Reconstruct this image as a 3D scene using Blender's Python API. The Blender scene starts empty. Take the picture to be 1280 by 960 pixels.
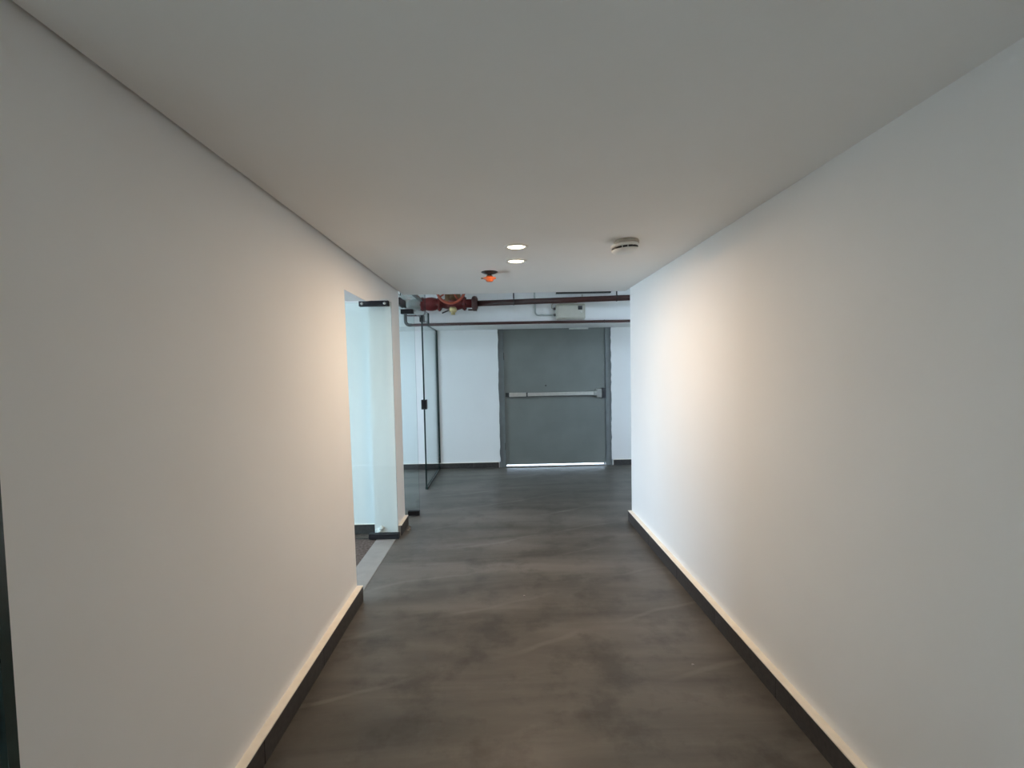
import bpy, bmesh, math, random
from mathutils import Vector, Matrix

S = bpy.context.scene
COL = S.collection
R = math.radians

# ------------------------------------------------------------------ camera
f_px, roll, pit, yaw = 597.54, 0.0201, 0.0466, 0.0116
cam_h = 1.6008
Rz = Matrix(((math.cos(yaw), -math.sin(yaw), 0), (math.sin(yaw), math.cos(yaw), 0), (0, 0, 1)))
Rx = Matrix(((1, 0, 0), (0, math.cos(pit), -math.sin(pit)), (0, math.sin(pit), math.cos(pit))))
Ry = Matrix(((math.cos(roll), 0, -math.sin(roll)), (0, 1, 0), (math.sin(roll), 0, math.cos(roll))))
M = Ry @ Rx @ Rz                                   # world -> camera (right, forward, up)
right, fwd, up = M[0], M[1], M[2]
cd = bpy.data.cameras.new('camera')
cam = bpy.data.objects.new('camera', cd)
COL.objects.link(cam)
cam.matrix_world = Matrix(((right[0], up[0], -fwd[0], 0), (right[1], up[1], -fwd[1], 0),
                           (right[2], up[2], -fwd[2], cam_h), (0, 0, 0, 1)))
cd.sensor_width = 36
cd.lens = f_px / 1280 * 36
cd.shift_x = (640 - 635.56) / 1280
cd.shift_y = (489.37 - 480) / 1280
cd.clip_start = 0.05
S.camera = cam

# ------------------------------------------------------------------ sky, exposure
SKY = 14.5
W = bpy.data.worlds.new('sky'); S.world = W; W.use_nodes = True
bg = W.node_tree.nodes['Background']
bg.inputs[0].default_value = (0.62, 0.80, 1.0, 1)
bg.inputs[1].default_value = SKY
S.view_settings.view_transform = 'Standard'
S.view_settings.look = 'None'
S.view_settings.gamma = 1
S.view_settings.use_curve_mapping = False
S.view_settings.exposure = 0.0
S.cycles.use_denoising = True
S.cycles.diffuse_bounces = 8
S.cycles.max_bounces = 16
S.cycles.transparent_max_bounces = 16

LAMP_W = 16.5
LAMP_COL = (1.0, 0.75, 0.52)

def area_light(name, loc, rot, sx, sy, portal=False, power=0, col=(1, 1, 1), shape='RECTANGLE'):
    l = bpy.data.lights.new(name, 'AREA')
    l.shape = shape; l.size = sx
    if shape == 'RECTANGLE': l.size_y = sy
    l.energy = power; l.color = col
    o = bpy.data.objects.new(name, l); COL.objects.link(o)
    o.location = loc; o.rotation_euler = rot
    if portal: l.cycles.is_portal = True
    return o

# the daylight enters by the windows of the two rooms on the left and by an unseen one added to the lobby
WIN_A = (-3.6, 2.4, 4.1, 0.05, 2.45)      # x, y0, y1, z0, z1
WIN_B = (-3.6, 5.7, 7.0, 0.4, 2.5)
WIN_ADDED = (4.89, 2.7, 3.4, 0.6, 2.3)       # y, x0, x1, z0, z1, unseen, added in the lobby's near wall to brighten the far end
for w in (WIN_A, WIN_B):
    area_light('window_portal', (w[0] - 0.02, (w[1] + w[2]) / 2, (w[3] + w[4]) / 2), (0, -R(90), 0),
               w[4] - w[3], w[2] - w[1], portal=True)

area_light('window_portal', ((WIN_ADDED[1] + WIN_ADDED[2]) / 2, WIN_ADDED[0] - 0.16, (WIN_ADDED[3] + WIN_ADDED[4]) / 2), (R(90), 0, 0),
           WIN_ADDED[2] - WIN_ADDED[1], WIN_ADDED[4] - WIN_ADDED[3], portal=True)

# ------------------------------------------------------------------ materials
def mat(name, col, rough=0.5, metal=0.0, var=0.06, scale=6.0, bump=0.0, bscale=80, spec=0.5, det=4):
    m = bpy.data.materials.new(name); m.use_nodes = True
    nt = m.node_tree; b = nt.nodes['Principled BSDF']
    b.inputs['Roughness'].default_value = rough
    b.inputs['Metallic'].default_value = metal
    b.inputs['Specular IOR Level'].default_value = spec
    tc = nt.nodes.new('ShaderNodeTexCoord')
    n = nt.nodes.new('ShaderNodeTexNoise'); n.inputs['Scale'].default_value = scale; n.inputs['Detail'].default_value = det
    nt.links.new(tc.outputs['Object'], n.inputs['Vector'])
    r = nt.nodes.new('ShaderNodeValToRGB')
    r.color_ramp.elements[0].position = 0.3; r.color_ramp.elements[1].position = 0.7
    r.color_ramp.elements[0].color = tuple(c * (1 - var) for c in col) + (1,)
    r.color_ramp.elements[1].color = tuple(min(1, c * (1 + var)) for c in col) + (1,)
    nt.links.new(n.outputs['Fac'], r.inputs[0])
    nt.links.new(r.outputs[0], b.inputs['Base Color'])
    if bump:
        n2 = nt.nodes.new('ShaderNodeTexNoise'); n2.inputs['Scale'].default_value = bscale; n2.inputs['Detail'].default_value = 5
        nt.links.new(tc.outputs['Object'], n2.inputs['Vector'])
        bp = nt.nodes.new('ShaderNodeBump'); bp.inputs['Strength'].default_value = bump; bp.inputs['Distance'].default_value = 0.004
        nt.links.new(n2.outputs['Fac'], bp.inputs['Height']); nt.links.new(bp.outputs[0], b.inputs['Normal'])
    return m

def floor_material():
    m = bpy.data.materials.new('polished_stone_floor'); m.use_nodes = True
    nt = m.node_tree; L = nt.links; b = nt.nodes['Principled BSDF']
    def nd(t, **k):
        n = nt.nodes.new(t)
        for a, v in k.items(): n.inputs[a].default_value = v
        return n
    tc = nd('ShaderNodeTexCoord')
    mp = nd('ShaderNodeMapping'); mp.inputs['Rotation'].default_value = (0, 0, R(-19)); mp.inputs['Scale'].default_value = (0.32, 1.9, 1)
    L.new(tc.outputs['Object'], mp.inputs[0])
    n1 = nd('ShaderNodeTexNoise', Scale=1.6, Detail=8.0, Roughness=0.6, Distortion=0.4); L.new(mp.outputs[0], n1.inputs['Vector'])
    r1 = nt.nodes.new('ShaderNodeValToRGB'); e = r1.color_ramp.elements
    e[0].position = .36; e[1].position = .66
    e[0].color = (0.068, 0.061, 0.051, 1); e[1].color = (0.138, 0.125, 0.108, 1)
    L.new(n1.outputs['Fac'], r1.inputs[0])
    # pale dusty streaks left by a mop
    mp2 = nd('ShaderNodeMapping'); mp2.inputs['Rotation'].default_value = (0, 0, R(-21)); mp2.inputs['Location'].default_value = (0.3, 0.12, 0)
    L.new(tc.outputs['Object'], mp2.inputs[0])
    n2 = nd('ShaderNodeTexWave', **{'Scale': 0.55, 'Distortion': 5.5, 'Detail': 4.0, 'Detail Scale': 0.45, 'Detail Roughness': 0.6})
    n2.bands_direction = 'Y'
    L.new(mp2.outputs[0], n2.inputs['Vector'])
    r2 = nt.nodes.new('ShaderNodeValToRGB'); e = r2.color_ramp.elements
    e[0].position = .985; e[0].color = (0, 0, 0, 1); e[1].position = 1.0; e[1].color = (1, 1, 1, 1)
    L.new(n2.outputs['Fac'], r2.inputs[0])
    n3 = nd('ShaderNodeTexNoise', Scale=4.0, Detail=7.0, Roughness=0.75); L.new(tc.outputs['Object'], n3.inputs['Vector'])
    n5 = nd('ShaderNodeTexNoise', Scale=1.1, Detail=3.0); L.new(tc.outputs['Object'], n5.inputs['Vector'])
    r5 = nt.nodes.new('ShaderNodeMapRange'); r5.inputs[1].default_value = 0.42; r5.inputs[2].default_value = 0.66; L.new(n5.outputs['Fac'], r5.inputs[0])
    mul = nt.nodes.new('ShaderNodeMath'); mul.operation = 'MULTIPLY'; L.new(r2.outputs[0], mul.inputs[0]); L.new(r5.outputs[0], mul.inputs[1])
    r3 = nt.nodes.new('ShaderNodeMapRange'); r3.inputs[1].default_value = 0.5; r3.inputs[2].default_value = 0.72; r3.inputs[4].default_value = 0.35; L.new(n3.outputs['Fac'], r3.inputs[0])
    add = nt.nodes.new('ShaderNodeMath'); add.operation = 'ADD'; L.new(mul.outputs[0], add.inputs[0]); L.new(r3.outputs[0], add.inputs[1])
    mul2 = nt.nodes.new('ShaderNodeMath'); mul2.operation = 'MULTIPLY'; mul2.use_clamp = True; L.new(add.outputs[0], mul2.inputs[0]); mul2.inputs[1].default_value = 0.36
    mx = nt.nodes.new('ShaderNodeMix'); mx.data_type = 'RGBA'
    L.new(mul2.outputs[0], mx.inputs[0]); L.new(r1.outputs[0], mx.inputs[6]); mx.inputs[7].default_value = (0.24, 0.225, 0.205, 1)
    # darker scuffed blots
    n4 = nd('ShaderNodeTexNoise', Scale=3.0, Detail=7.0, Roughness=0.65); L.new(tc.outputs['Object'], n4.inputs['Vector'])
    r4 = nt.nodes.new('ShaderNodeValToRGB'); e = r4.color_ramp.elements
    e[0].position = .36; e[0].color = (0.62, 0.60, 0.58, 1); e[1].position = .5; e[1].color = (1, 1, 1, 1)
    L.new(n4.outputs['Fac'], r4.inputs[0])
    mm = nt.nodes.new('ShaderNodeMix'); mm.data_type = 'RGBA'; mm.blend_type = 'MULTIPLY'; mm.inputs[0].default_value = 1
    L.new(mx.outputs[2], mm.inputs[6]); L.new(r4.outputs[0], mm.inputs[7])
    L.new(mm.outputs[2], b.inputs['Base Color'])
    rr = nt.nodes.new('ShaderNodeMapRange'); rr.inputs[3].default_value = 0.34; rr.inputs[4].default_value = 0.5
    L.new(n4.outputs['Fac'], rr.inputs[0]); L.new(rr.outputs[0], b.inputs['Roughness'])
    b.inputs['Specular IOR Level'].default_value = 0.4
    bp = nt.nodes.new('ShaderNodeBump'); bp.inputs['Strength'].default_value = 0.15; bp.inputs['Distance'].default_value = 0.004
    L.new(n3.outputs['Fac'], bp.inputs['Height']); L.new(bp.outputs[0], b.inputs['Normal'])
    return m

def glass_material(name, tint, refl=1.0):
    m = bpy.data.materials.new(name); m.use_nodes = True
    nt = m.node_tree
    nt.nodes.remove(nt.nodes['Principled BSDF'])
    out = nt.nodes['Material Output']
    tr = nt.nodes.new('ShaderNodeBsdfTransparent'); tr.inputs[0].default_value = tint + (1,)
    gl = nt.nodes.new('ShaderNodeBsdfGlossy'); gl.inputs['Roughness'].default_value = 0.02
    # reflection rises towards grazing view: 0.04 + 0.7 * facing^5
    lw = nt.nodes.new('ShaderNodeLayerWeight'); lw.inputs[0].default_value = 0.5
    pw = nt.nodes.new('ShaderNodeMath'); pw.operation = 'POWER'; pw.inputs[1].default_value = 5.0
    nt.links.new(lw.outputs['Facing'], pw.inputs[0])
    mu = nt.nodes.new('ShaderNodeMath'); mu.operation = 'MULTIPLY_ADD'; mu.inputs[1].default_value = 0.6 * refl; mu.inputs[2].default_value = 0.03 * refl
    nt.links.new(pw.outputs[0], mu.inputs[0])
    mx = nt.nodes.new('ShaderNodeMixShader')
    nt.links.new(mu.outputs[0], mx.inputs[0]); nt.links.new(tr.outputs[0], mx.inputs[1]); nt.links.new(gl.outputs[0], mx.inputs[2])
    nt.links.new(mx.outputs[0], out.inputs[0])
    return m

def emit_material(name, col, strength):
    m = bpy.data.materials.new(name); m.use_nodes = True
    nt = m.node_tree; b = nt.nodes['Principled BSDF']
    b.inputs['Base Color'].default_value = (0.9, 0.88, 0.85, 1)
    b.inputs['Emission Color'].default_value = col + (1,)
    b.inputs['Emission Strength'].default_value = strength
    return m

MAT = dict(
    wall=mat('white_wall_paint', (0.80, 0.795, 0.785), 0.7, var=0.012, scale=2.0, bump=0.04, bscale=35, spec=0.25),
    ceil=mat('white_ceiling_paint', (0.83, 0.80, 0.765), 0.75, var=0.012, scale=2.0, bump=0.08, bscale=40, spec=0.2),
    floor=floor_material(),
    carpet=mat('brown_carpet_tile', (0.105, 0.085, 0.075), 0.95, var=0.45, scale=45, bump=0.8, bscale=220, spec=0.1),
    threshold=mat('pale_stone', (0.25, 0.24, 0.225), 0.55, var=0.10, scale=9),
    skirting=mat('dark_granite', (0.040, 0.036, 0.034), 0.42, var=0.35, scale=40),
    ledge=mat('cream_plaster_ledge', (0.90, 0.83, 0.72), 0.7, var=0.05, scale=14, bump=0.2, bscale=60),
    plaster=mat('rough_white_plaster', (0.78, 0.78, 0.76), 0.9, var=0.12, scale=18, bump=0.9, bscale=40),
    dust=mat('grey_grout', (0.20, 0.18, 0.16), 0.9, var=0.3, scale=30),
    door=mat('grey_painted_steel', (0.165, 0.178, 0.166), 0.5, var=0.09, scale=2.2, bump=0.06, bscale=14),
    frame=mat('grey_frame_paint', (0.145, 0.160, 0.160), 0.5, var=0.14, scale=5, bump=0.1, bscale=20),
    steel=mat('brushed_steel', (0.50, 0.49, 0.46), 0.4, 0.7, var=0.06, scale=20),
    latch=mat('worn_grey_metal', (0.30, 0.30, 0.28), 0.45, 0.4, var=0.12, scale=20),
    closer=mat('grey_cast_metal', (0.70, 0.70, 0.66), 0.45, 0.0, var=0.06, scale=20),
    black=mat('black_anodised_metal', (0.012, 0.012, 0.015), 0.4, 0.2, var=0.2, scale=20),
    dark_steel=mat('dark_grey_steel', (0.07, 0.068, 0.065), 0.4, 0.6, var=0.15, scale=20),
    maroon=mat('maroon_pipe_paint', (0.050, 0.014, 0.011), 0.45, var=0.2, scale=9),
    red=mat('red_valve_paint', (0.12, 0.008, 0.007), 0.5, var=0.2, scale=12),
    orange=mat('orange_red_paint', (0.36, 0.065, 0.03), 0.45, var=0.15, scale=12),
    orange_plastic=mat('orange_plastic_cap', (0.62, 0.13, 0.035), 0.4, var=0.15, scale=25),
    olive=mat('bronze_casting', (0.16, 0.085, 0.035), 0.5, 0.3, var=0.25, scale=14),
    brass=mat('dull_brass', (0.62, 0.50, 0.25), 0.4, 0.4, var=0.15, scale=14),
    plastic=mat('white_plastic', (0.74, 0.74, 0.71), 0.45, var=0.03, scale=10),
    cream_plastic=mat('cream_plastic', (0.52, 0.50, 0.43), 0.45, var=0.04, scale=10),
    beige=mat('brown_stained_plastic', (0.46, 0.42, 0.36), 0.6, var=0.2, scale=20),
    conduit=mat('grey_white_conduit', (0.42, 0.45, 0.43), 0.5, var=0.1, scale=14),
    cable=mat('black_cable', (0.015, 0.017, 0.016), 0.6, var=0.2, scale=20),
    glass=glass_material('clear_greenish_glass', (0.945, 0.982, 0.975)),
    glass_edge=mat('dark_green_glass_edge', (0.018, 0.036, 0.034), 0.2, var=0.25, scale=8),
    window_glass=glass_material('window_glass', (0.97, 0.98, 0.98), 0.6),
    lens=emit_material('lit_lens', (1.0, 0.84, 0.62), 9.0),
    concrete=mat('pale_concrete', (0.55, 0.50, 0.47), 0.8, var=0.08, scale=5),
    ground=mat('outdoor_ground', (0.62, 0.59, 0.54), 0.9, var=0.2, scale=2),
)

# ------------------------------------------------------------------ mesh helpers
def box(bm, x0, x1, y0, y1, z0, z1, bev=0.0, mi=0):
    vs = [bm.verts.new(p) for p in ((x0,y0,z0),(x1,y0,z0),(x1,y1,z0),(x0,y1,z0),(x0,y0,z1),(x1,y0,z1),(x1,y1,z1),(x0,y1,z1))]
    fs = [bm.faces.new([vs[i] for i in q]) for q in ((0,3,2,1),(4,5,6,7),(0,1,5,4),(1,2,6,5),(2,3,7,6),(3,0,4,7))]
    for f in fs: f.material_index = mi
    if bev:
        es = list({e for f in fs for e in f.edges})
        bmesh.ops.bevel(bm, geom=es, offset=bev, segments=2, profile=0.5, affect='EDGES')
    return fs

def prism(bm, pts, a0, a1, axis):
    """pts: polygon in the two remaining axes (in xyz order), pushed from a0 to a1 along axis."""
    def P(p, a):
        return {'x': (a, p[0], p[1]), 'y': (p[0], a, p[1]), 'z': (p[0], p[1], a)}[axis]
    lo = [bm.verts.new(P(p, a0)) for p in pts]; hi = [bm.verts.new(P(p, a1)) for p in pts]
    bm.faces.new(lo); bm.faces.new(hi)
    n = len(pts)
    for i in range(n):
        bm.faces.new([lo[i], lo[(i + 1) % n], hi[(i + 1) % n], hi[i]])
    bmesh.ops.recalc_face_normals(bm, faces=bm.faces[:])

def frame_of(ax):
    ax = Vector(ax).normalized()
    t = Vector((0, 0, 1)) if abs(ax.z) < 0.9 else Vector((1, 0, 0))
    u = ax.cross(t).normalized(); v = ax.cross(u).normalized()
    return ax, u, v

def lathe(bm, c, ax, prof, seg=32):
    """prof: list of (radius, height along ax)."""
    ax, u, v = frame_of(ax); c = Vector(c)
    rings = []
    for r, h in prof:
        if r < 1e-6: rings.append([bm.verts.new(c + ax * h)])
        else: rings.append([bm.verts.new(c + ax * h + (u * math.cos(a) + v * math.sin(a)) * r) for a in [2 * math.pi * k / seg for k in range(seg)]])
    new = []
    for A, B in zip(rings, rings[1:]):
        for k in range(seg):
            k2 = (k + 1) % seg
            if len(A) == 1 and len(B) == 1: continue
            if len(A) == 1: new.append(bm.faces.new([A[0], B[k], B[k2]]))
            elif len(B) == 1: new.append(bm.faces.new([A[k], B[0], A[k2]]))
            else: new.append(bm.faces.new([A[k], B[k], B[k2], A[k2]]))
    for f in new: f.smooth = True
    bmesh.ops.recalc_face_normals(bm, faces=new)

def rod(bm, a, b, r, seg=16):
    a, b = Vector(a), Vector(b); l = (b - a).length
    lathe(bm, a, b - a, [(0, 0), (r, 0), (r, l), (0, l)], seg)

def tube(bm, pts, r, seg=12):
    pts = [Vector(p) for p in pts]
    rings = []
    pu = None
    for i, p in enumerate(pts):
        d = (pts[min(i + 1, len(pts) - 1)] - pts[max(i - 1, 0)]).normalized()
        if pu is None: _, pu, _ = frame_of(d)
        pu = (pu - d * pu.dot(d)).normalized(); v = d.cross(pu)
        rings.append([bm.verts.new(p + (pu * math.cos(a) + v * math.sin(a)) * r) for a in [2 * math.pi * k / seg for k in range(seg)]])
    for A, B in zip(rings, rings[1:]):
        for k in range(seg):
            bm.faces.new([A[k], A[(k + 1) % seg], B[(k + 1) % seg], B[k]]).smooth = True
    bm.faces.new(rings[0][::-1]); bm.faces.new(rings[-1])
    bmesh.ops.recalc_face_normals(bm, faces=bm.faces[:])

def torus(bm, c, ax, Rr, r, seg=48, s2=12):
    ax, u, v = frame_of(ax); c = Vector(c)
    rings = []
    for k in range(seg):
        a = 2 * math.pi * k / seg; d = u * math.cos(a) + v * math.sin(a)
        rings.append([bm.verts.new(c + d * (Rr + r * math.cos(b)) + ax * r * math.sin(b)) for b in [2 * math.pi * j / s2 for j in range(s2)]])
    for k in range(seg):
        A, B = rings[k], rings[(k + 1) % seg]
        for j in range(s2):
            bm.faces.new([A[j], B[j], B[(j + 1) % s2], A[(j + 1) % s2]]).smooth = True
    bmesh.ops.recalc_face_normals(bm, faces=bm.faces[:])

def arc(c, r, a0, a1, plane, n=8):
    out = []
    for k in range(n + 1):
        a = R(a0 + (a1 - a0) * k / n); p, q = r * math.cos(a), r * math.sin(a)
        out.append({'xz': (c[0] + p, c[1], c[2] + q), 'yz': (c[0], c[1] + p, c[2] + q), 'xy': (c[0] + p, c[1] + q, c[2])}[plane])
    return out

def obj(name, fill, m, parent=None, smooth_angle=None):
    """fill: function(bm) in WORLD coordinates; linked as ONE mesh object, child of parent when given."""
    bm = bmesh.new(); fill(bm)
    me = bpy.data.meshes.new(name); bm.to_mesh(me); bm.free()
    for mm in (m if isinstance(m, (list, tuple)) else [m]): me.materials.append(mm)
    o = bpy.data.objects.new(name, me); COL.objects.link(o)
    if parent is not None:
        base = parent
        off = Vector((0, 0, 0))
        while base is not None:
            off += base.location; base = base.parent
        me.transform(Matrix.Translation(-off)); o.parent = parent
    return o

def origin(o, loc):
    loc = Vector(loc); o.data.transform(Matrix.Translation(-loc)); o.location = loc
    return o

def empty(name, loc):
    o = bpy.data.objects.new(name, None); COL.objects.link(o); o.location = loc; o.empty_display_size = 0.1
    return o

def tag(o, label=None, cat=None, group=None, kind=None):
    if label: o['label'] = label
    if cat: o['category'] = cat
    if group: o['group'] = group
    if kind: o['kind'] = kind
    return o

def structure(name, fill, m, label=None, parent=None):
    o = obj(name, fill, m, parent)
    if parent is None: o['kind'] = 'structure'
    if label: o['label'] = label
    return o

def B(*a, **k): return lambda bm: box(bm, *a, **k)

def glass_pane(axis, pts, a0, a1):
    """polished pane: faces clear, narrow edges dark green."""
    def fill(bm):
        prism(bm, pts, a0, a1, axis)
        i = 'xyz'.index(axis)
        for f in bm.faces:
            f.material_index = 0 if abs(f.normal[i]) > 0.9 else 1
    return fill

# ------------------------------------------------------------------ key measures (metres)
XL, XR = -1.046, 1.314            # faces of the corridor walls
CEIL = 2.40
YB = -3.0                         # closed end behind the camera
YJ = 3.27                         # jamb of the side opening
YP0, YP1 = 4.60, 4.93             # pillar
YCE = 5.07                        # edge of the false ceiling
YRE = 4.89                        # end of the right wall
YBM = 7.03                        # face of the beam
YD = 7.75                         # far wall
TH = 0.15
LOBBY_R = 4.2
ROOM_L = -3.6
HIGH = 3.1

# ------------------------------------------------------------------ structure
structure('floor', lambda bm: (box(bm, XL - 0.02, XR + TH, YB - TH, YP1, -0.12, 0),
                               box(bm, ROOM_L - TH, LOBBY_R + TH, YP1, YD + TH, -0.12, 0)), MAT['floor'],
          'dark grey-brown stone floor of the corridor and lobby, streaked with dust')
structure('floor_left', lambda bm: (box(bm, ROOM_L - TH, -1.235, 0.9, YP1 - 0.001, -0.12, -0.002),
                                    box(bm, -1.235, XL - 0.021, YP0 - 0.0, YP1 - 0.001, -0.12, -0.002)), MAT['carpet'],
          'dark brown carpet beyond the pale threshold strip')
structure('trim_1', B(-1.235, XL - 0.005, YJ - 0.02, YP0 - 0.002, -0.12, 0.004, bev=0.002), MAT['threshold'],
          'pale stone threshold strip in the left opening')
structure('wall_left', lambda bm: prism(bm, [(0.99, 0), (YJ + 0.015, 0), (YJ - 0.035, 2.155), (3.75, 2.150), (4.42, 2.262), (YP0, 2.262), (YP0, 2.46), (0.99, 2.46)],
                                        XL - TH, XL, 'x'), MAT['wall'], 'long white wall on the left with the side opening')
structure('wall_right', B(XR, XR + TH, YB, YRE, 0, 2.46), MAT['wall'], 'long white wall on the right')
structure('wall_back', B(-1.9, XR + TH, YB - TH, YB, 0, 2.46), MAT['wall'])
structure('wall_recess', lambda bm: (box(bm, -1.9 - TH, -1.9, YB - TH, 0.99, 0, 2.46), box(bm, -1.9, XL - TH, 0.84, 0.99, 0, 2.46)), MAT['wall'])
structure('ceiling', lambda bm: (box(bm, XL + 0.026, XR, YB, YCE, CEIL, CEIL + 0.05),
                                 box(bm, XL, XL + 0.026, YB, 4.92, CEIL + 0.045, CEIL + 0.05),
                                 box(bm, -1.9 - TH, XR + TH, YB - TH, YRE, 2.46, 2.50),
                                 box(bm, -1.9, XL, YB, 0.99, CEIL, 2.46)), MAT['ceil'],
          'flat white false ceiling of the corridor')
pillar = structure('pillar', B(-1.272, XL, YP0, YP1, 0, HIGH), MAT['wall'], 'white pillar between the two glass doors')
structure('wall_side_room', lambda bm: (box(bm, ROOM_L, -1.272, 4.69, YP1, 0, HIGH),), MAT['wall'], 'white wall behind the nearest glass door')
structure('wall_far', lambda bm: (box(bm, ROOM_L - TH, -0.075, YD, YD + TH, 0, HIGH), box(bm, 1.765, LOBBY_R + TH, YD, YD + TH, 0, HIGH),
                                  box(bm, -0.075, 1.765, YD, YD + TH, 2.325, HIGH)), MAT['wall'], 'white wall at the end with the grey fire door')
structure('beam', B(ROOM_L, LOBBY_R, YBM, YD, 2.245, HIGH), MAT['wall'], 'white beam above the grey fire door')
structure('ceiling_lobby', B(ROOM_L - TH, LOBBY_R + TH, YCE, YD + TH, HIGH, HIGH + 0.1), MAT['ceil'])
structure('ceiling_side_room', B(ROOM_L - TH, -1.05, 0.84, YCE, 2.75, 2.85), MAT['ceil'])
structure('wall_upper', lambda bm: (box(bm, XL - TH, XR + TH, YCE - 0.10, YCE - 0.012, 2.50, HIGH + 0.1),
                                    box(bm, XL - TH, XL - TH + 0.05, 0.84, YP0, 2.46, 2.75)), MAT['wall'])
structure('wall_lobby_right', B(LOBBY_R, LOBBY_R + TH, YRE - TH, YD, 0, HIGH), MAT['wall'])
structure('wall_lobby_near', lambda bm: (box(bm, XR + TH, WIN_ADDED[1], YRE - TH, YRE, 0, HIGH), box(bm, WIN_ADDED[2], LOBBY_R + TH, YRE - TH, YRE, 0, HIGH),
                                         box(bm, WIN_ADDED[1], WIN_ADDED[2], YRE - TH, YRE, 0, WIN_ADDED[3]), box(bm, WIN_ADDED[1], WIN_ADDED[2], YRE - TH, YRE, WIN_ADDED[4], HIGH)), MAT['wall'])

def window_wall(bm, w, y0, y1, z1):
    x = w[0]
    box(bm, x - TH, x, y0, w[1], 0, z1); box(bm, x - TH, x, w[2], y1, 0, z1)
    box(bm, x - TH, x, w[1], w[2], 0, w[3]); box(bm, x - TH, x, w[1], w[2], w[4], z1)
structure('wall_left_room', lambda bm: (window_wall(bm, WIN_A, 0.84, YP1, 2.75), box(bm, ROOM_L - TH, XL - TH, 0.70, 0.84, 0, 2.75)), MAT['wall'])
structure('wall_left_lobby', lambda bm: window_wall(bm, WIN_B, YP1, YD, HIGH), MAT['wall'])
for n, w in ((1, WIN_A), (2, WIN_B)):
    wf = structure('window_%d' % n, lambda bm, w=w: (
        box(bm, w[0] - 0.11, w[0] - 0.05, w[1], w[1] + 0.05, w[3], w[4]), box(bm, w[0] - 0.11, w[0] - 0.05, w[2] - 0.05, w[2], w[3], w[4]),
        box(bm, w[0] - 0.11, w[0] - 0.05, w[1], w[2], w[3], w[3] + 0.05), box(bm, w[0] - 0.11, w[0] - 0.05, w[1], w[2], w[4] - 0.05, w[4]),
        box(bm, w[0] - 0.10, w[0] - 0.06, (w[1] + w[2]) / 2 - 0.02, (w[1] + w[2]) / 2 + 0.02, w[3], w[4])), MAT['steel'])
    for s in (0, 1):
        ya = w[1] + 0.05 if s == 0 else (w[1] + w[2]) / 2 + 0.02
        yb = (w[1] + w[2]) / 2 - 0.02 if s == 0 else w[2] - 0.05
        obj('pane', B(w[0] - 0.084, w[0] - 0.078, ya, yb, w[3] + 0.05, w[4] - 0.05), MAT['window_glass'], wf)
wf = structure('window_3', lambda bm: (  # unseen window, added to light the far wall, fire door and beam
    box(bm, WIN_ADDED[1], WIN_ADDED[1] + 0.05, YRE - 0.11, YRE - 0.05, WIN_ADDED[3], WIN_ADDED[4]), box(bm, WIN_ADDED[2] - 0.05, WIN_ADDED[2], YRE - 0.11, YRE - 0.05, WIN_ADDED[3], WIN_ADDED[4]),
    box(bm, WIN_ADDED[1], WIN_ADDED[2], YRE - 0.11, YRE - 0.05, WIN_ADDED[3], WIN_ADDED[3] + 0.05), box(bm, WIN_ADDED[1], WIN_ADDED[2], YRE - 0.11, YRE - 0.05, WIN_ADDED[4] - 0.05, WIN_ADDED[4])), MAT['steel'])
obj('pane', B(WIN_ADDED[1] + 0.05, WIN_ADDED[2] - 0.05, YRE - 0.084, YRE - 0.078, WIN_ADDED[3] + 0.05, WIN_ADDED[4] - 0.05), MAT['window_glass'], wf)
structure('ground', B(-30, 30, -20, 30, -0.6, -0.5), MAT['ground'])
structure('landing', B(-0.6, 2.4, YD + TH, YD + TH + 1.6, -0.12, 0.0), MAT['concrete'], 'sunlit pale landing seen under the fire door')

# ------------------------------------------------------------------ skirtings
rnd = random.Random(4)
HB, TB = 0.111, 0.041
def skirting(name, a0, a1, axis, face, sign, label, joints, depth=TB, h=HB):
    """runs along axis from a0 to a1; its back on the wall at 'face', standing out by depth towards sign."""
    t = depth - 0.012
    def slab(bm, u0, u1, d0, d1, z0, z1, bev=0.0):
        lo, hi = sorted((face + sign * d0, face + sign * d1))
        if axis == 'y': box(bm, lo, hi, u0, u1, z0, z1, bev)
        else: box(bm, u0, u1, lo, hi, z0, z1, bev)
    base = structure(name, lambda bm: slab(bm, a0, a1, 0, depth - 0.001, h - 0.006, h), MAT['ledge'], label)
    obj('mortar_bed', lambda bm: slab(bm, a0 + 0.001, a1 - 0.001, 0.0005, t, 0.0, h - 0.0065), MAT['dust'], base)
    cuts = [a0] + [j for j in joints if a0 < j < a1] + [a1]
    for u0, u1 in zip(cuts, cuts[1:]):
        obj('skirting_tile', lambda bm: slab(bm, u0 + 0.0015, u1 - 0.0015, t, depth + rnd.uniform(-0.001, 0.001), 0.001, h - 0.0065, 0.0015), MAT['skirting'], base)
    return base
skirting('baseboard_left', 0.99, YJ + 0.02, 'y', XL, 1, 'dark stone skirting with a cream top along the left wall', [1.25, 1.9, 2.55])
skirting('baseboard_right', YB, YRE, 'y', XR, -1, 'dark stone skirting with a cream top along the right wall', [-1.7, -1.05, -0.4, 0.25, 0.9, 1.55, 2.2, 2.86, 3.5, 4.2])
skirting('baseboard_far_left', ROOM_L, -0.088, 'x', YD, -1, 'dark skirting left of the grey fire door', [-2.9, -2.3, -1.7, -1.1, -0.5], 0.02, 0.095)
skirting('baseboard_far_right', 1.79, LOBBY_R, 'x', YD, -1, 'dark skirting right of the grey fire door', [2.4, 3.0, 3.6], 0.02, 0.095)
skirting('baseboard_side_room', ROOM_L, -1.272, 'x', 4.69, -1, 'dark skirting behind the nearest glass door', [-3, -2.4, -1.8], 0.012, 0.10)
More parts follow.
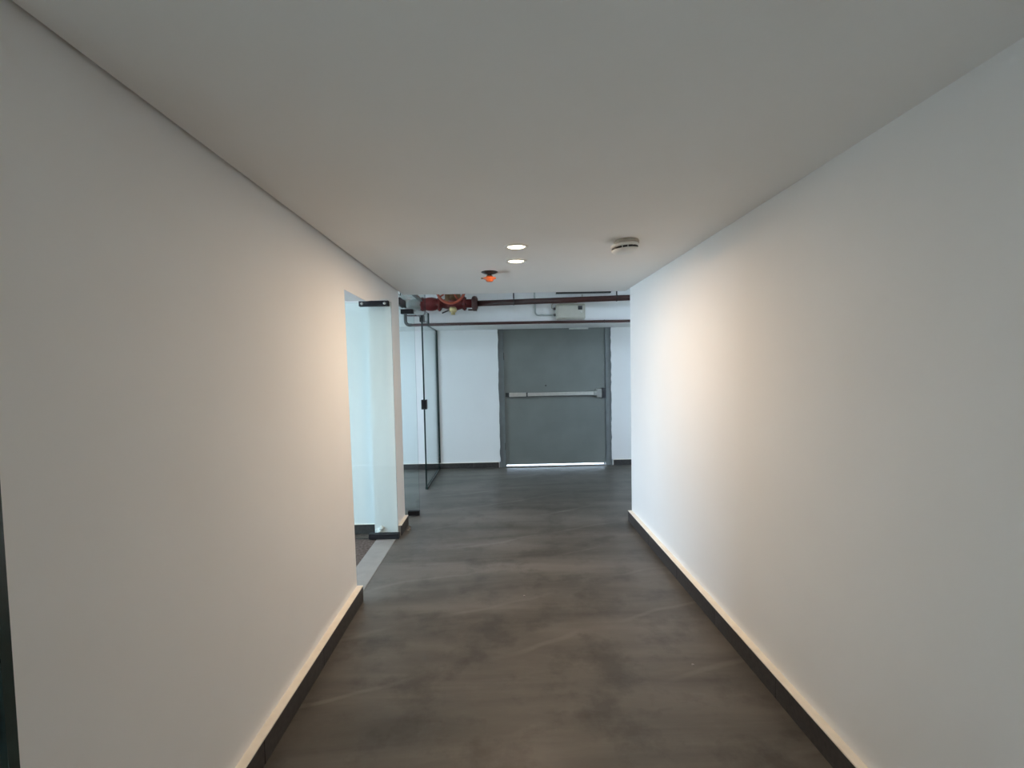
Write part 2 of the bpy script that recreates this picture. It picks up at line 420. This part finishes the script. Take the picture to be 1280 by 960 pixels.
skirting('baseboard_pillar', YP0 + 0.005, YP1, 'y', XL, 1, 'dark chipped skirting on the pillar side', [4.75], 0.034, 0.105)
def lumps(seed, n, c, sp, r0, r1):
    def fill(bm):
        rd = random.Random(seed)
        for _ in range(n):
            m4 = Matrix.Translation((c[0] + rd.uniform(-sp[0], sp[0]), c[1] + rd.uniform(-sp[1], sp[1]), c[2] + rd.uniform(-sp[2], sp[2])))
            s = rd.uniform(r0, r1)
            r = bmesh.ops.create_icosphere(bm, subdivisions=2, radius=s, matrix=m4)
            for v in r['verts']:
                v.co += Vector((rd.uniform(-1, 1), rd.uniform(-1, 1), rd.uniform(-1, 1))) * s * 0.12
                v.co.z = max(v.co.z, 0.001)
    return fill
o = obj('plaster_lump', lumps(3, 7, (-1.225, YP0 - 0.002, 0.05), (0.035, 0.004, 0.03), 0.012, 0.028), MAT['plaster'], pillar)
o = obj('mortar_crumb', lumps(8, 9, (-0.985, 4.76, 0.004), (0.03, 0.12, 0.004), 0.004, 0.013), MAT['dust'])
origin(o, (-0.985, 4.76, 0)); tag(o, 'brown mortar crumbs on the floor at the pillar foot', 'debris', kind='stuff')

def chip(c, r, seed):
    def fill(bm):
        rd = random.Random(seed)
        prism(bm, [(c[0] + math.cos(a) * r * rd.uniform(0.6, 1.2), c[1] + math.sin(a) * r * rd.uniform(0.6, 1.2)) for a in [2 * math.pi * k / 9 for k in range(9)]], 0.0003, 0.003, 'z')
    return fill
for c, r, lab in (((0.986, 2.477), 0.009, 'small white paint chip on the dark floor near the right wall'),
                  ((0.119, 3.302), 0.010, 'small pale paint chip on the middle of the floor')):
    o = obj('paint_chip', chip(c, r, 7), MAT['threshold'])
    origin(o, (c[0], c[1], 0)); tag(o, lab, 'paint chip', 'paint chips on the floor')

# ------------------------------------------------------------------ fire door
door = tag(empty('door_1', (0.84, YD, 0)), 'grey steel fire door with a silver push bar', 'door', kind='structure')
X0, X1, ZT = 0.025, 1.665, 2.285        # leaf
def door_frame(bm):
    for a, b in ((-0.075, X0 - 0.006), (X1 + 0.006, 1.765)):
        box(bm, a, b, YD - 0.012, YD + 0.06, 0, 2.325, 0.003)
    box(bm, X0 - 0.006, X1 + 0.006, YD - 0.012, YD + 0.06, ZT + 0.006, 2.325, 0.003)
    box(bm, X0 - 0.006, X0 + 0.015, YD + 0.075, YD + 0.12, 0, ZT); box(bm, X1 - 0.015, X1 + 0.006, YD + 0.075, YD + 0.12, 0, ZT)
    box(bm, X0, X1, YD + 0.075, YD + 0.12, ZT - 0.015, ZT + 0.04)
    for a, b in ((-0.075, -0.052), (1.735, 1.765)):   # turned-out lip of the pressed profile
        box(bm, a, b, YD - 0.024, YD - 0.0125, 0.0, 2.325, 0.003)
obj('door_frame', door_frame, MAT['frame'], door)
leaf = obj('door_leaf', B(X0, X1, YD + 0.022, YD + 0.070, 0.036, ZT, bev=0.003), MAT['door'], door)
obj('threshold', B(X0 - 0.005, X1 + 0.005, YD - 0.02, YD + 0.03, 0.0005, 0.012, bev=0.002), MAT['dust'], door)
bar = tag(obj('push_bar', lambda bm: (box(bm, 0.40, 1.50, YD - 0.055, YD - 0.010, 1.156, 1.214, 0.008),
                                      box(bm, 0.44, 1.48, YD - 0.012, YD + 0.0215, 1.160, 1.210)), MAT['steel'], door), 'brushed silver push bar')
obj('bar_cover', B(0.10, 0.375, YD - 0.050, YD + 0.0215, 1.152, 1.218, bev=0.006), MAT['steel'], bar)
obj('bar_tip', lambda bm: prism(bm, [(0.045, YD + 0.0215), (0.099, YD - 0.048), (0.099, YD + 0.0215)], 1.152, 1.218, 'z'), MAT['dark_steel'], bar)
obj('bar_joint', B(0.376, 0.399, YD - 0.046, YD + 0.0215, 1.154, 1.216, bev=0.002), MAT['dark_steel'], bar)
obj('latch_head', lambda bm: (box(bm, 1.510, 1.600, YD - 0.060, YD + 0.0215, 1.115, 1.258, 0.008), box(bm, 1.47, 1.58, YD - 0.072, YD - 0.055, 1.150, 1.222, 0.006)), MAT['latch'], bar)
obj('latch_cap', B(1.601, 1.660, YD - 0.062, YD + 0.0215, 1.105, 1.268, bev=0.006), MAT['black'], bar)
obj('spy_hole', lambda bm: lathe(bm, (0.70, YD + 0.022, 1.322), (0, -1, 0), [(0, 0.006), (0.010, 0.006), (0.014, 0.003), (0.014, 0.0)], 16), MAT['dark_steel'], leaf)
obj('closer_plate', lambda bm: (box(bm, 1.085, 1.395, YD - 0.038, YD - 0.0125, 2.222, 2.280, 0.004), box(bm, 1.12, 1.36, YD - 0.0125, YD + 0.0215, 2.240, 2.278)), MAT['closer'], door)
obj('hinge', lambda bm: rod(bm, (X0 - 0.003, YD + 0.014, 0.28), (X0 - 0.003, YD + 0.014, 0.40), 0.007), MAT['dark_steel'], leaf)
obj('hinge', lambda bm: rod(bm, (X0 - 0.003, YD + 0.014, 1.75), (X0 - 0.003, YD + 0.014, 1.87), 0.007), MAT['dark_steel'], leaf)
def rough_edge(x, sgn, seed):
    def fill(bm):
        rd = random.Random(seed)
        z = 0.097
        outer = []
        while z < 2.24:
            outer.append((x + sgn * rd.uniform(0.008, 0.020), z)); z += 0.06
        outer.append((x + sgn * 0.014, 2.24))
        prism(bm, [(x - sgn * 0.020, 0.097)] + outer + [(x - sgn * 0.020, 2.24)], YD - 0.004, YD - 0.030, 'y')
    return fill
# the plaster laps raggedly over the frame edges
wf = bpy.data.objects['wall_far']
obj('plaster_edge', rough_edge(-0.080, 1, 2), MAT['wall'], wf)
obj('plaster_edge', rough_edge(1.772, -1, 5), MAT['wall'], wf)

# ------------------------------------------------------------------ frameless glass
GE = [MAT['glass'], MAT['glass_edge']]
d2 = tag(empty('door_2', (-1.05, 4.52, 0)), 'open clear glass door with black corner fittings before the white pillar', 'glass door', kind='structure')
obj('glass_leaf', glass_pane('y', [(-1.96, 0.010), (-1.03, 0.010), (-1.03, 2.25), (-1.96, 2.25)], 4.514, 4.526), GE, d2)
pt = obj('top_patch', lambda bm: (box(bm, -1.325, -1.050, 4.494, 4.513, 2.212, 2.262, 0.003), box(bm, -1.325, -1.050, 4.527, 4.546, 2.212, 2.262, 0.003)), MAT['black'], d2)
obj('top_pivot', lambda bm: (lathe(bm, (-1.17, 4.503, 2.2625), (0, 0, 1), [(0, 0), (0.05, 0), (0.045, 0.012), (0.0, 0.014)], 20)), MAT['black'], pt)
for x in (-1.295, -1.085):
    obj('screw', lambda bm: lathe(bm, (x, 4.494, 2.237), (0, -1, 0), [(0, 0.004), (0.011, 0.004), (0.013, 0.0)], 16), MAT['steel'], pt)
pb = obj('bottom_patch', lambda bm: (box(bm, -1.305, -1.018, 4.494, 4.513, 0.008, 0.058, 0.003), box(bm, -1.305, -1.018, 4.527, 4.546, 0.008, 0.058, 0.003)), MAT['black'], d2)

d3 = tag(empty('door_3', (-0.99, 5.24, 0)), 'open clear glass door behind the pillar with a small black foot fitting', 'glass door', kind='structure')
obj('glass_leaf', glass_pane('y', [(-1.90, 0.010), (-0.948, 0.010), (-0.948, 2.275), (-1.90, 2.275)], 5.234, 5.246), GE, d3)
obj('top_patch', lambda bm: (box(bm, -1.09, -0.955, 5.214, 5.233, 2.222, 2.272, 0.003), box(bm, -1.09, -0.955, 5.247, 5.266, 2.222, 2.272, 0.003)), MAT['black'], d3)
obj('bottom_patch', lambda bm: (box(bm, -1.075, -0.950, 5.214, 5.233, 0.008, 0.058, 0.003), box(bm, -1.075, -0.950, 5.247, 5.266, 0.008, 0.058, 0.003)), MAT['black'], d3)

XG = -1.055
gp = tag(empty('glass_partition', (XG, 7.05, 0)), 'tall clear glass panel with dark edges and a black lock reaching the end wall', 'glass panel')
obj('pane', glass_pane('x', [(6.40, 0.004), (YD - 0.024, 0.004), (YD - 0.024, 2.238), (6.945, 2.238), (6.945, 2.282), (6.40, 2.282)], XG - 0.009, XG + 0.009), GE, gp)
obj('edge_channel', lambda bm: (box(bm, XG - 0.018, XG - 0.0095, 6.41, YD - 0.024, 0.001, 0.035), box(bm, XG + 0.0095, XG + 0.018, 6.41, YD - 0.024, 0.001, 0.035)), MAT['glass_edge'], gp)
obj('wall_gasket', lambda bm: (box(bm, XG - 0.020, XG + 0.020, YD - 0.0235, YD - 0.0005, 0.10, 2.244), box(bm, XG - 0.020, XG + 0.020, 6.96, YD - 0.024, 2.2385, 2.2445)), MAT['glass_edge'], gp)
obj('edge_strip', B(XG - 0.010, XG + 0.010, 6.388, 6.3995, 0.004, 2.282), MAT['glass_edge'], gp)
lk = obj('lock', lambda bm: (box(bm, XG - 0.040, XG - 0.0105, 6.385, 6.47, 1.085, 1.215, 0.004), box(bm, XG + 0.0105, XG + 0.030, 6.385, 6.47, 1.085, 1.215, 0.004),
                             box(bm, XG - 0.036, XG + 0.026, 6.372, 6.3875, 1.09, 1.21, 0.003)), MAT['black'], gp)
obj('top_patch', lambda bm: (box(bm, XG - 0.030, XG - 0.0105, 6.38, 6.50, 2.25, 2.34, 0.004), box(bm, XG + 0.0105, XG + 0.022, 6.38, 6.50, 2.25, 2.34, 0.004),
                             box(bm, XG - 0.028, XG + 0.020, 6.370, 6.3875, 2.255, 2.335)), MAT['black'], gp)

tr = tag(empty('glass_transom', (XG, 5.9, 2.30)), 'clear glass transom above the glass door behind the pillar', 'glass panel')
obj('pane', glass_pane('x', [(4.935, 2.295), (6.945, 2.295), (6.945, 2.43), (6.70, 2.43), (6.70, HIGH - 0.005), (YCE + 0.005, HIGH - 0.005), (YCE + 0.005, 2.395), (4.935, 2.395)], XG - 0.005, XG + 0.005), GE, tr)
obj('clamp', lambda bm: (box(bm, XG - 0.022, XG - 0.0055, 4.95, 5.25, 2.285, 2.36, 0.003), box(bm, XG + 0.0055, XG + 0.022, 4.95, 5.25, 2.285, 2.36, 0.003)), MAT['black'], tr)
obj('end_gasket', B(XG - 0.014, XG + 0.014, 6.9455, 6.957, 2.27, 2.43), MAT['glass_edge'], tr)
obj('top_channel', lambda bm: (box(bm, XG + 0.008, XG + 0.05, 5.40, 6.20, 2.49, 2.52, 0.003),), MAT['glass_edge'], tr)

gn = tag(empty('glass_screen', (XL, 0.4, 0)), 'glass screen with a dark edge at the left frame edge beside the wall', 'glass panel')
obj('pane', glass_pane('x', [(-1.2, 0.005), (0.965, 0.005), (0.965, 2.395), (-1.2, 2.395)], XL - 0.010, XL - 0.001), GE, gn)
obj('edge_channel', B(XL - 0.016, XL + 0.006, 0.966, 0.989, 0.001, 2.395), MAT['glass_edge'], gn)

# ------------------------------------------------------------------ ceiling fittings
def downlight(loc, label, dim=1.0):
    d = tag(empty('downlight', loc), label, 'light', 'recessed downlights in the corridor ceiling')
    x, y, z = loc
    obj('trim_ring', lambda bm: lathe(bm, loc, (0, 0, -1), [(0.078, 0.0005), (0.078, 0.005), (0.075, 0.010), (0.070, 0.011), (0.057, 0.0025)], 40), MAT['plastic'], d)
    obj('lens', lambda bm: lathe(bm, loc, (0, 0, -1), [(0.0, 0.0025), (0.0565, 0.002), (0.0565, 0.0008)], 40), MAT['lens'], d)
    l = area_light('downlight_lamp', (0, 0, -0.012), (0, 0, 0), 0.11, 0.11, power=LAMP_W * dim, col=LAMP_COL, shape='DISK')
    l.data.spread = R(180)
    l.parent = d
    return d
downlight((0.107, 3.16, CEIL), 'lit recessed downlight nearer the viewer, in the white ceiling')
downlight((0.118, 3.575, CEIL), 'lit recessed downlight farther back, nearer the sprinkler')

sd = tag(empty('smoke_detector', (0.79, 3.06, CEIL)), 'white round smoke detector with dark slots on the ceiling', 'smoke detector')
sd.rotation_euler = (0, 0, 0)
tilt = Vector((0.07, 0.03, -1)).normalized()
obj('mounting_base', lambda bm: lathe(bm, (0.803, 3.06, CEIL), (0, 0, -1), [(0.0, 0.0005), (0.072, 0.0005), (0.078, 0.008), (0.078, 0.020), (0.070, 0.023), (0.0, 0.023)], 40), MAT['beige'], sd)
obj('body', lambda bm: lathe(bm, (0.79, 3.06, CEIL - 0.022), tilt, [(0.0, 0.0), (0.078, 0.0), (0.086, 0.006), (0.088, 0.020), (0.080, 0.022), (0.070, 0.022), (0.070, 0.034), (0.084, 0.034), (0.085, 0.038), (0.074, 0.050), (0.045, 0.058), (0.0, 0.060)], 48), MAT['plastic'], sd)
def slots(bm):
    ax, u, v = frame_of(tilt); c = Vector((0.79, 3.06, CEIL - 0.022))
    for k in range(14):
        a0 = 2 * math.pi * k / 14 + 0.05; a1 = 2 * math.pi * (k + 1) / 14 - 0.05
        q = []
        for h in (0.0215, 0.0345):
            for r in (0.0705, 0.082):
                for j in range(5):
                    a = a0 + (a1 - a0) * j / 4
                    q.append((h, r, j, bm.verts.new(c + ax * h + (u * math.cos(a) + v * math.sin(a)) * r)))
        g = {(i // 10, (i % 10) // 5, i % 5): t[3] for i, t in enumerate(q)}
        for j in range(4):
            bm.faces.new([g[0, 0, j], g[0, 0, j + 1], g[0, 1, j + 1], g[0, 1, j]]); bm.faces.new([g[1, 0, j], g[1, 0, j + 1], g[1, 1, j + 1], g[1, 1, j]])
            bm.faces.new([g[0, 1, j], g[0, 1, j + 1], g[1, 1, j + 1], g[1, 1, j]])
        for j in (0, 4): bm.faces.new([g[0, 0, j], g[0, 1, j], g[1, 1, j], g[1, 0, j]])
    bmesh.ops.recalc_face_normals(bm, faces=bm.faces[:])
tag(obj('vent_slots', slots, MAT['black'], sd), 'dark vent slots')

sp = tag(empty('sprinkler', (-0.09, 3.96, CEIL)), 'orange capped fire sprinkler hanging from the white ceiling', 'sprinkler')
c = (-0.09, 3.96, CEIL)
tag(obj('escutcheon', lambda bm: lathe(bm, c, (0, 0, -1), [(0.0, 0.0005), (0.068, 0.0005), (0.068, 0.004), (0.045, 0.014), (0.022, 0.018), (0.0, 0.018)], 36), MAT['dark_steel'], sp), 'dark grey escutcheon')
obj('stem', lambda bm: lathe(bm, c, (0, 0, -1), [(0.018, 0.016), (0.018, 0.030), (0.022, 0.031), (0.022, 0.036), (0.0, 0.036)], 24), MAT['dark_steel'], sp)
cap = obj('cap', lambda bm: lathe(bm, c, (0, 0, -1), [(0.0, 0.0362), (0.026, 0.0362), (0.030, 0.045), (0.052, 0.048), (0.053, 0.056), (0.034, 0.060), (0.030, 0.074), (0.022, 0.080), (0.0, 0.081)], 28), MAT['orange_plastic'], sp)
obj('cap_tab', B(-0.16, -0.135, 3.952, 3.968, CEIL - 0.056, CEIL - 0.046, bev=0.002), MAT['olive'], cap)

# ------------------------------------------------------------------ pipes over the fire door
fp = tag(empty('fire_pipe', (0.8, 6.85, 2.56)), 'thick maroon fire pipe above the white box', 'pipe')
zl, zr = 2.543, 2.585
pz = lambda x: zl + (zr - zl) * (x + 0.3) / 2.1
obj('pipe', lambda bm: rod(bm, (-0.331, 6.85, pz(-0.331)), (LOBBY_R - 0.02, 6.85, pz(LOBBY_R - 0.02)), 0.040, 24), MAT['maroon'], fp)
for hx in (0.18, 1.65):
    h = obj('hanger', lambda bm: (torus(bm, (hx, 6.85, pz(hx)), (1, 0, 0), 0.044, 0.005, 32, 8), rod(bm, (hx, 6.85, pz(hx) + 0.046), (hx, 6.85, HIGH - 0.001), 0.009)), MAT['cable'], fp)

fv = tag(empty('fire_valve', (-0.7, 6.85, 2.54)), 'red fire valve with a handwheel beside the glass transom', 'valve')
def valve_body(bm):
    y, z = 6.85, 2.545
    lathe(bm, (-1.125, y, z), (1, 0, 0), [(0, 0), (0.080, 0), (0.082, 0.03), (0.094, 0.10), (0.096, 0.15), (0.085, 0.20), (0.066, 0.235), (0.060, 0.305), (0.080, 0.365),
                                          (0.098, 0.425), (0.098, 0.485), (0.075, 0.565), (0.060, 0.625), (0.060, 0.715), (0, 0.715)], 28)
    lathe(bm, (-0.68, y, z), (0, -0.85, 0.3), [(0.065, 0.0), (0.062, 0.06), (0.05, 0.10), (0.03, 0.12), (0.0, 0.12)], 24)
vb = obj('valve_body', valve_body, MAT['red'], fv)
for x, r in ((-1.115, 0.100), (-0.875, 0.104), (-0.52, 0.100)):
    fl = obj('flange', lambda bm: lathe(bm, (x, 6.85, 2.545), (1, 0, 0), [(0.05, -0.014), (r - 0.004, -0.014), (r, -0.010), (r, 0.010), (r - 0.004, 0.014), (0.05, 0.014)], 32), MAT['red'], fv)
    for k in range(6):
        a = 2 * math.pi * (k + 0.25) / 6; cy, cz = 6.85 + math.cos(a) * (r - 0.018), 2.545 + math.sin(a) * (r - 0.018)
        obj('bolt', lambda bm: lathe(bm, (x, cy, cz), (1, 0, 0), [(0, -0.028), (0.010, -0.028), (0.010, 0.028), (0, 0.028)], 6), MAT['maroon'], fl)
obj('wrapped_pipe', lambda bm: lathe(bm, (-1.135, 6.85, 2.55), (-1, 0, 0), [(0, 0), (0.060, 0), (0.070, 0.02), (0.068, 0.15), (0.073, 0.17), (0.068, 0.19), (0.070, 0.9), (0, 0.9)], 24), MAT['conduit'], fv)
cp = obj('coupling', lambda bm: (lathe(bm, (-0.375, 6.85, 2.548), (1, 0, 0), [(0.045, -0.042), (0.070, -0.042), (0.094, -0.030), (0.102, 0.0), (0.094, 0.030), (0.070, 0.042), (0.045, 0.042)], 28),
                                 box(bm, -0.402, -0.345, 6.80, 6.90, 2.440, 2.475, 0.008), box(bm, -0.47, -0.345, 6.83, 6.87, 2.445, 2.465, 0.006)), MAT['maroon'], fv)
hw_c = Vector((-0.69, 6.655, 2.715))
hw_ax = Vector((0, -0.97, 0.10)).normalized()
hw = obj('handwheel', lambda bm: torus(bm, hw_c, hw_ax, 0.192, 0.019, 56, 12), MAT['orange'], fv)
_, hu, hv = frame_of(hw_ax)
for k in range(4):
    a = 2 * math.pi * k / 4 + 0.6
    d = hu * math.cos(a) + hv * math.sin(a)
    obj('spoke', lambda bm: rod(bm, hw_c + d * 0.025, hw_c + d * 0.186, 0.010, 10), MAT['orange'], hw)
obj('hub', lambda bm: lathe(bm, hw_c, hw_ax, [(0, -0.02), (0.03, -0.02), (0.03, 0.02), (0.015, 0.03), (0.015, 0.05), (0, 0.05)], 20), MAT['orange'], hw)
obj('bonnet', lambda bm: (lathe(bm, (-0.68, 6.80, 2.60), (0, -0.9, 0.30), [(0.085, -0.02), (0.085, 0.015), (0.05, 0.03), (0.028, 0.08), (0.028, 0.14), (0, 0.14)], 24),
                          box(bm, -0.79, -0.57, 6.77, 6.83, 2.565, 2.68, 0.012)), MAT['olive'], fv)
dv = obj('drain_valve', lambda bm: (rod(bm, (-0.68, 6.80, 2.50), (-0.68, 6.80, 2.385), 0.030), lathe(bm, (-0.68, 6.80, 2.450), (0, 0, -1), [(0, -0.04), (0.048, -0.04), (0.056, -0.01), (0.048, 0.025), (0, 0.03)], 20),
                                    lathe(bm, (-0.73, 6.80, 2.445), (1, 0, 0), [(0, 0), (0.024, 0), (0.024, 0.05), (0.03, 0.055), (0.03, 0.09), (0.022, 0.095), (0, 0.095)], 16)), MAT['brass'], fv)
obj('drain_lever', lambda bm: rod(bm, (-0.74, 6.795, 2.445), (-0.835, 6.79, 2.408), 0.010, 10), MAT['dark_steel'], dv)

tp = empty('thin_pipe', (0.3, 6.985, 2.268)); tag(tp, 'thin maroon pipe running across the beam just above the grey door', 'pipe')
zt = 2.268
obj('pipe', lambda bm: tube(bm, [(LOBBY_R - 0.02, 6.985, zt + 0.006), (1.8, 6.985, zt), (0.0, 6.985, zt + 0.004), (-1.30, 6.985, zt)], 0.020, 14), MAT['maroon'], tp)
obj('elbow', lambda bm: tube(bm, [(-1.301, 6.985, zt)] + arc((-1.33, 6.985, zt + 0.06), 0.06, -90, -180, 'xz') + [(-1.39, 6.985, 2.52)], 0.023, 14), MAT['dark_steel'], tp)
for x in (-0.6, 0.55, 1.5):
    obj('pipe_clip', lambda bm: (torus(bm, (x, 6.985, zt + 0.002), (1, 0, 0), 0.0225, 0.003, 20, 8), box(bm, x - 0.012, x + 0.012, 7.004, YBM - 0.001, zt - 0.005, zt + 0.009)), MAT['maroon'], tp)
o = obj('branch_pipe', lambda bm: tube(bm, [(-1.365, 6.93, 2.398), (-1.15, 6.93, 2.396), (-1.12, 6.93, 2.40), (-1.10, 6.93, 2.42), (-1.095, 6.93, 2.47)], 0.011, 12), MAT['maroon'])
origin(o, (-1.2, 6.93, 2.40)); tag(o, 'short thin red pipe seen through the glass above the pillar', 'pipe')

# ------------------------------------------------------------------ white box with its conduit, cable
eb = tag(empty('alarm_box', (1.0, YBM, 2.42)), 'white plastic box with a black window on the beam', 'box')
bx = obj('body', B(0.790, 1.222, YBM - 0.075, YBM - 0.0005, 2.305, 2.530, bev=0.022), MAT['cream_plastic'], eb)
obj('cover', B(0.815, 1.198, YBM - 0.083, YBM - 0.072, 2.325, 2.510, bev=0.012), MAT['cream_plastic'], eb)
tag(obj('indicator', B(1.110, 1.172, YBM - 0.089, YBM - 0.0835, 2.440, 2.495, bev=0.003), MAT['black'], eb), 'black square window')
obj('button', lambda bm: lathe(bm, (1.155, YBM - 0.0835, 2.405), (0, -1, 0), [(0, 0.005), (0.011, 0.005), (0.014, 0.0)], 16), MAT['closer'], eb)
for z in (2.375, 2.465):
    obj('gland', lambda bm: lathe(bm, (0.790, YBM - 0.038, z), (-1, 0, 0), [(0.0, 0.0), (0.020, 0.0), (0.020, 0.022), (0.013, 0.032), (0, 0.032)], 12), MAT['dark_steel'], eb)
cd_ = obj('conduit', lambda bm: tube(bm, [(0.756, YBM - 0.038, 2.375), (0.58, YBM - 0.030, 2.382)] + arc((0.545, YBM - 0.026, 2.43), 0.05, -90, -180, 'xz') + [(0.490, YBM - 0.02, 2.60), (0.488, YBM - 0.02, HIGH - 0.02)], 0.0125, 12), MAT['conduit'])
origin(cd_, (0.6, YBM - 0.03, 2.4)); tag(cd_, 'grey conduit bending down the beam into the white box', 'conduit')
obj('cable', lambda bm: tube(bm, [(0.757, YBM - 0.038, 2.465), (0.735, YBM - 0.038, 2.475), (0.735, YBM - 0.037, 2.52), (0.76, YBM - 0.03, 2.545), (0.83, YBM - 0.02, 2.552), (1.10, YBM - 0.018, 2.554), (1.18, YBM - 0.018, 2.60), (1.185, YBM - 0.018, 2.665)], 0.008, 10), MAT['beige'], eb)
o = obj('cable_tray', lambda bm: (box(bm, 0.80, 1.60, YBM - 0.05, YBM - 0.001, 2.682, 2.690, 0.002), box(bm, 0.80, 1.60, YBM - 0.05, YBM - 0.044, 2.690, 2.73)), MAT['cable'])
origin(o, (1.2, YBM - 0.02, 2.69)); tag(o, 'black cable tray on the beam above the thick maroon pipe', 'tray')
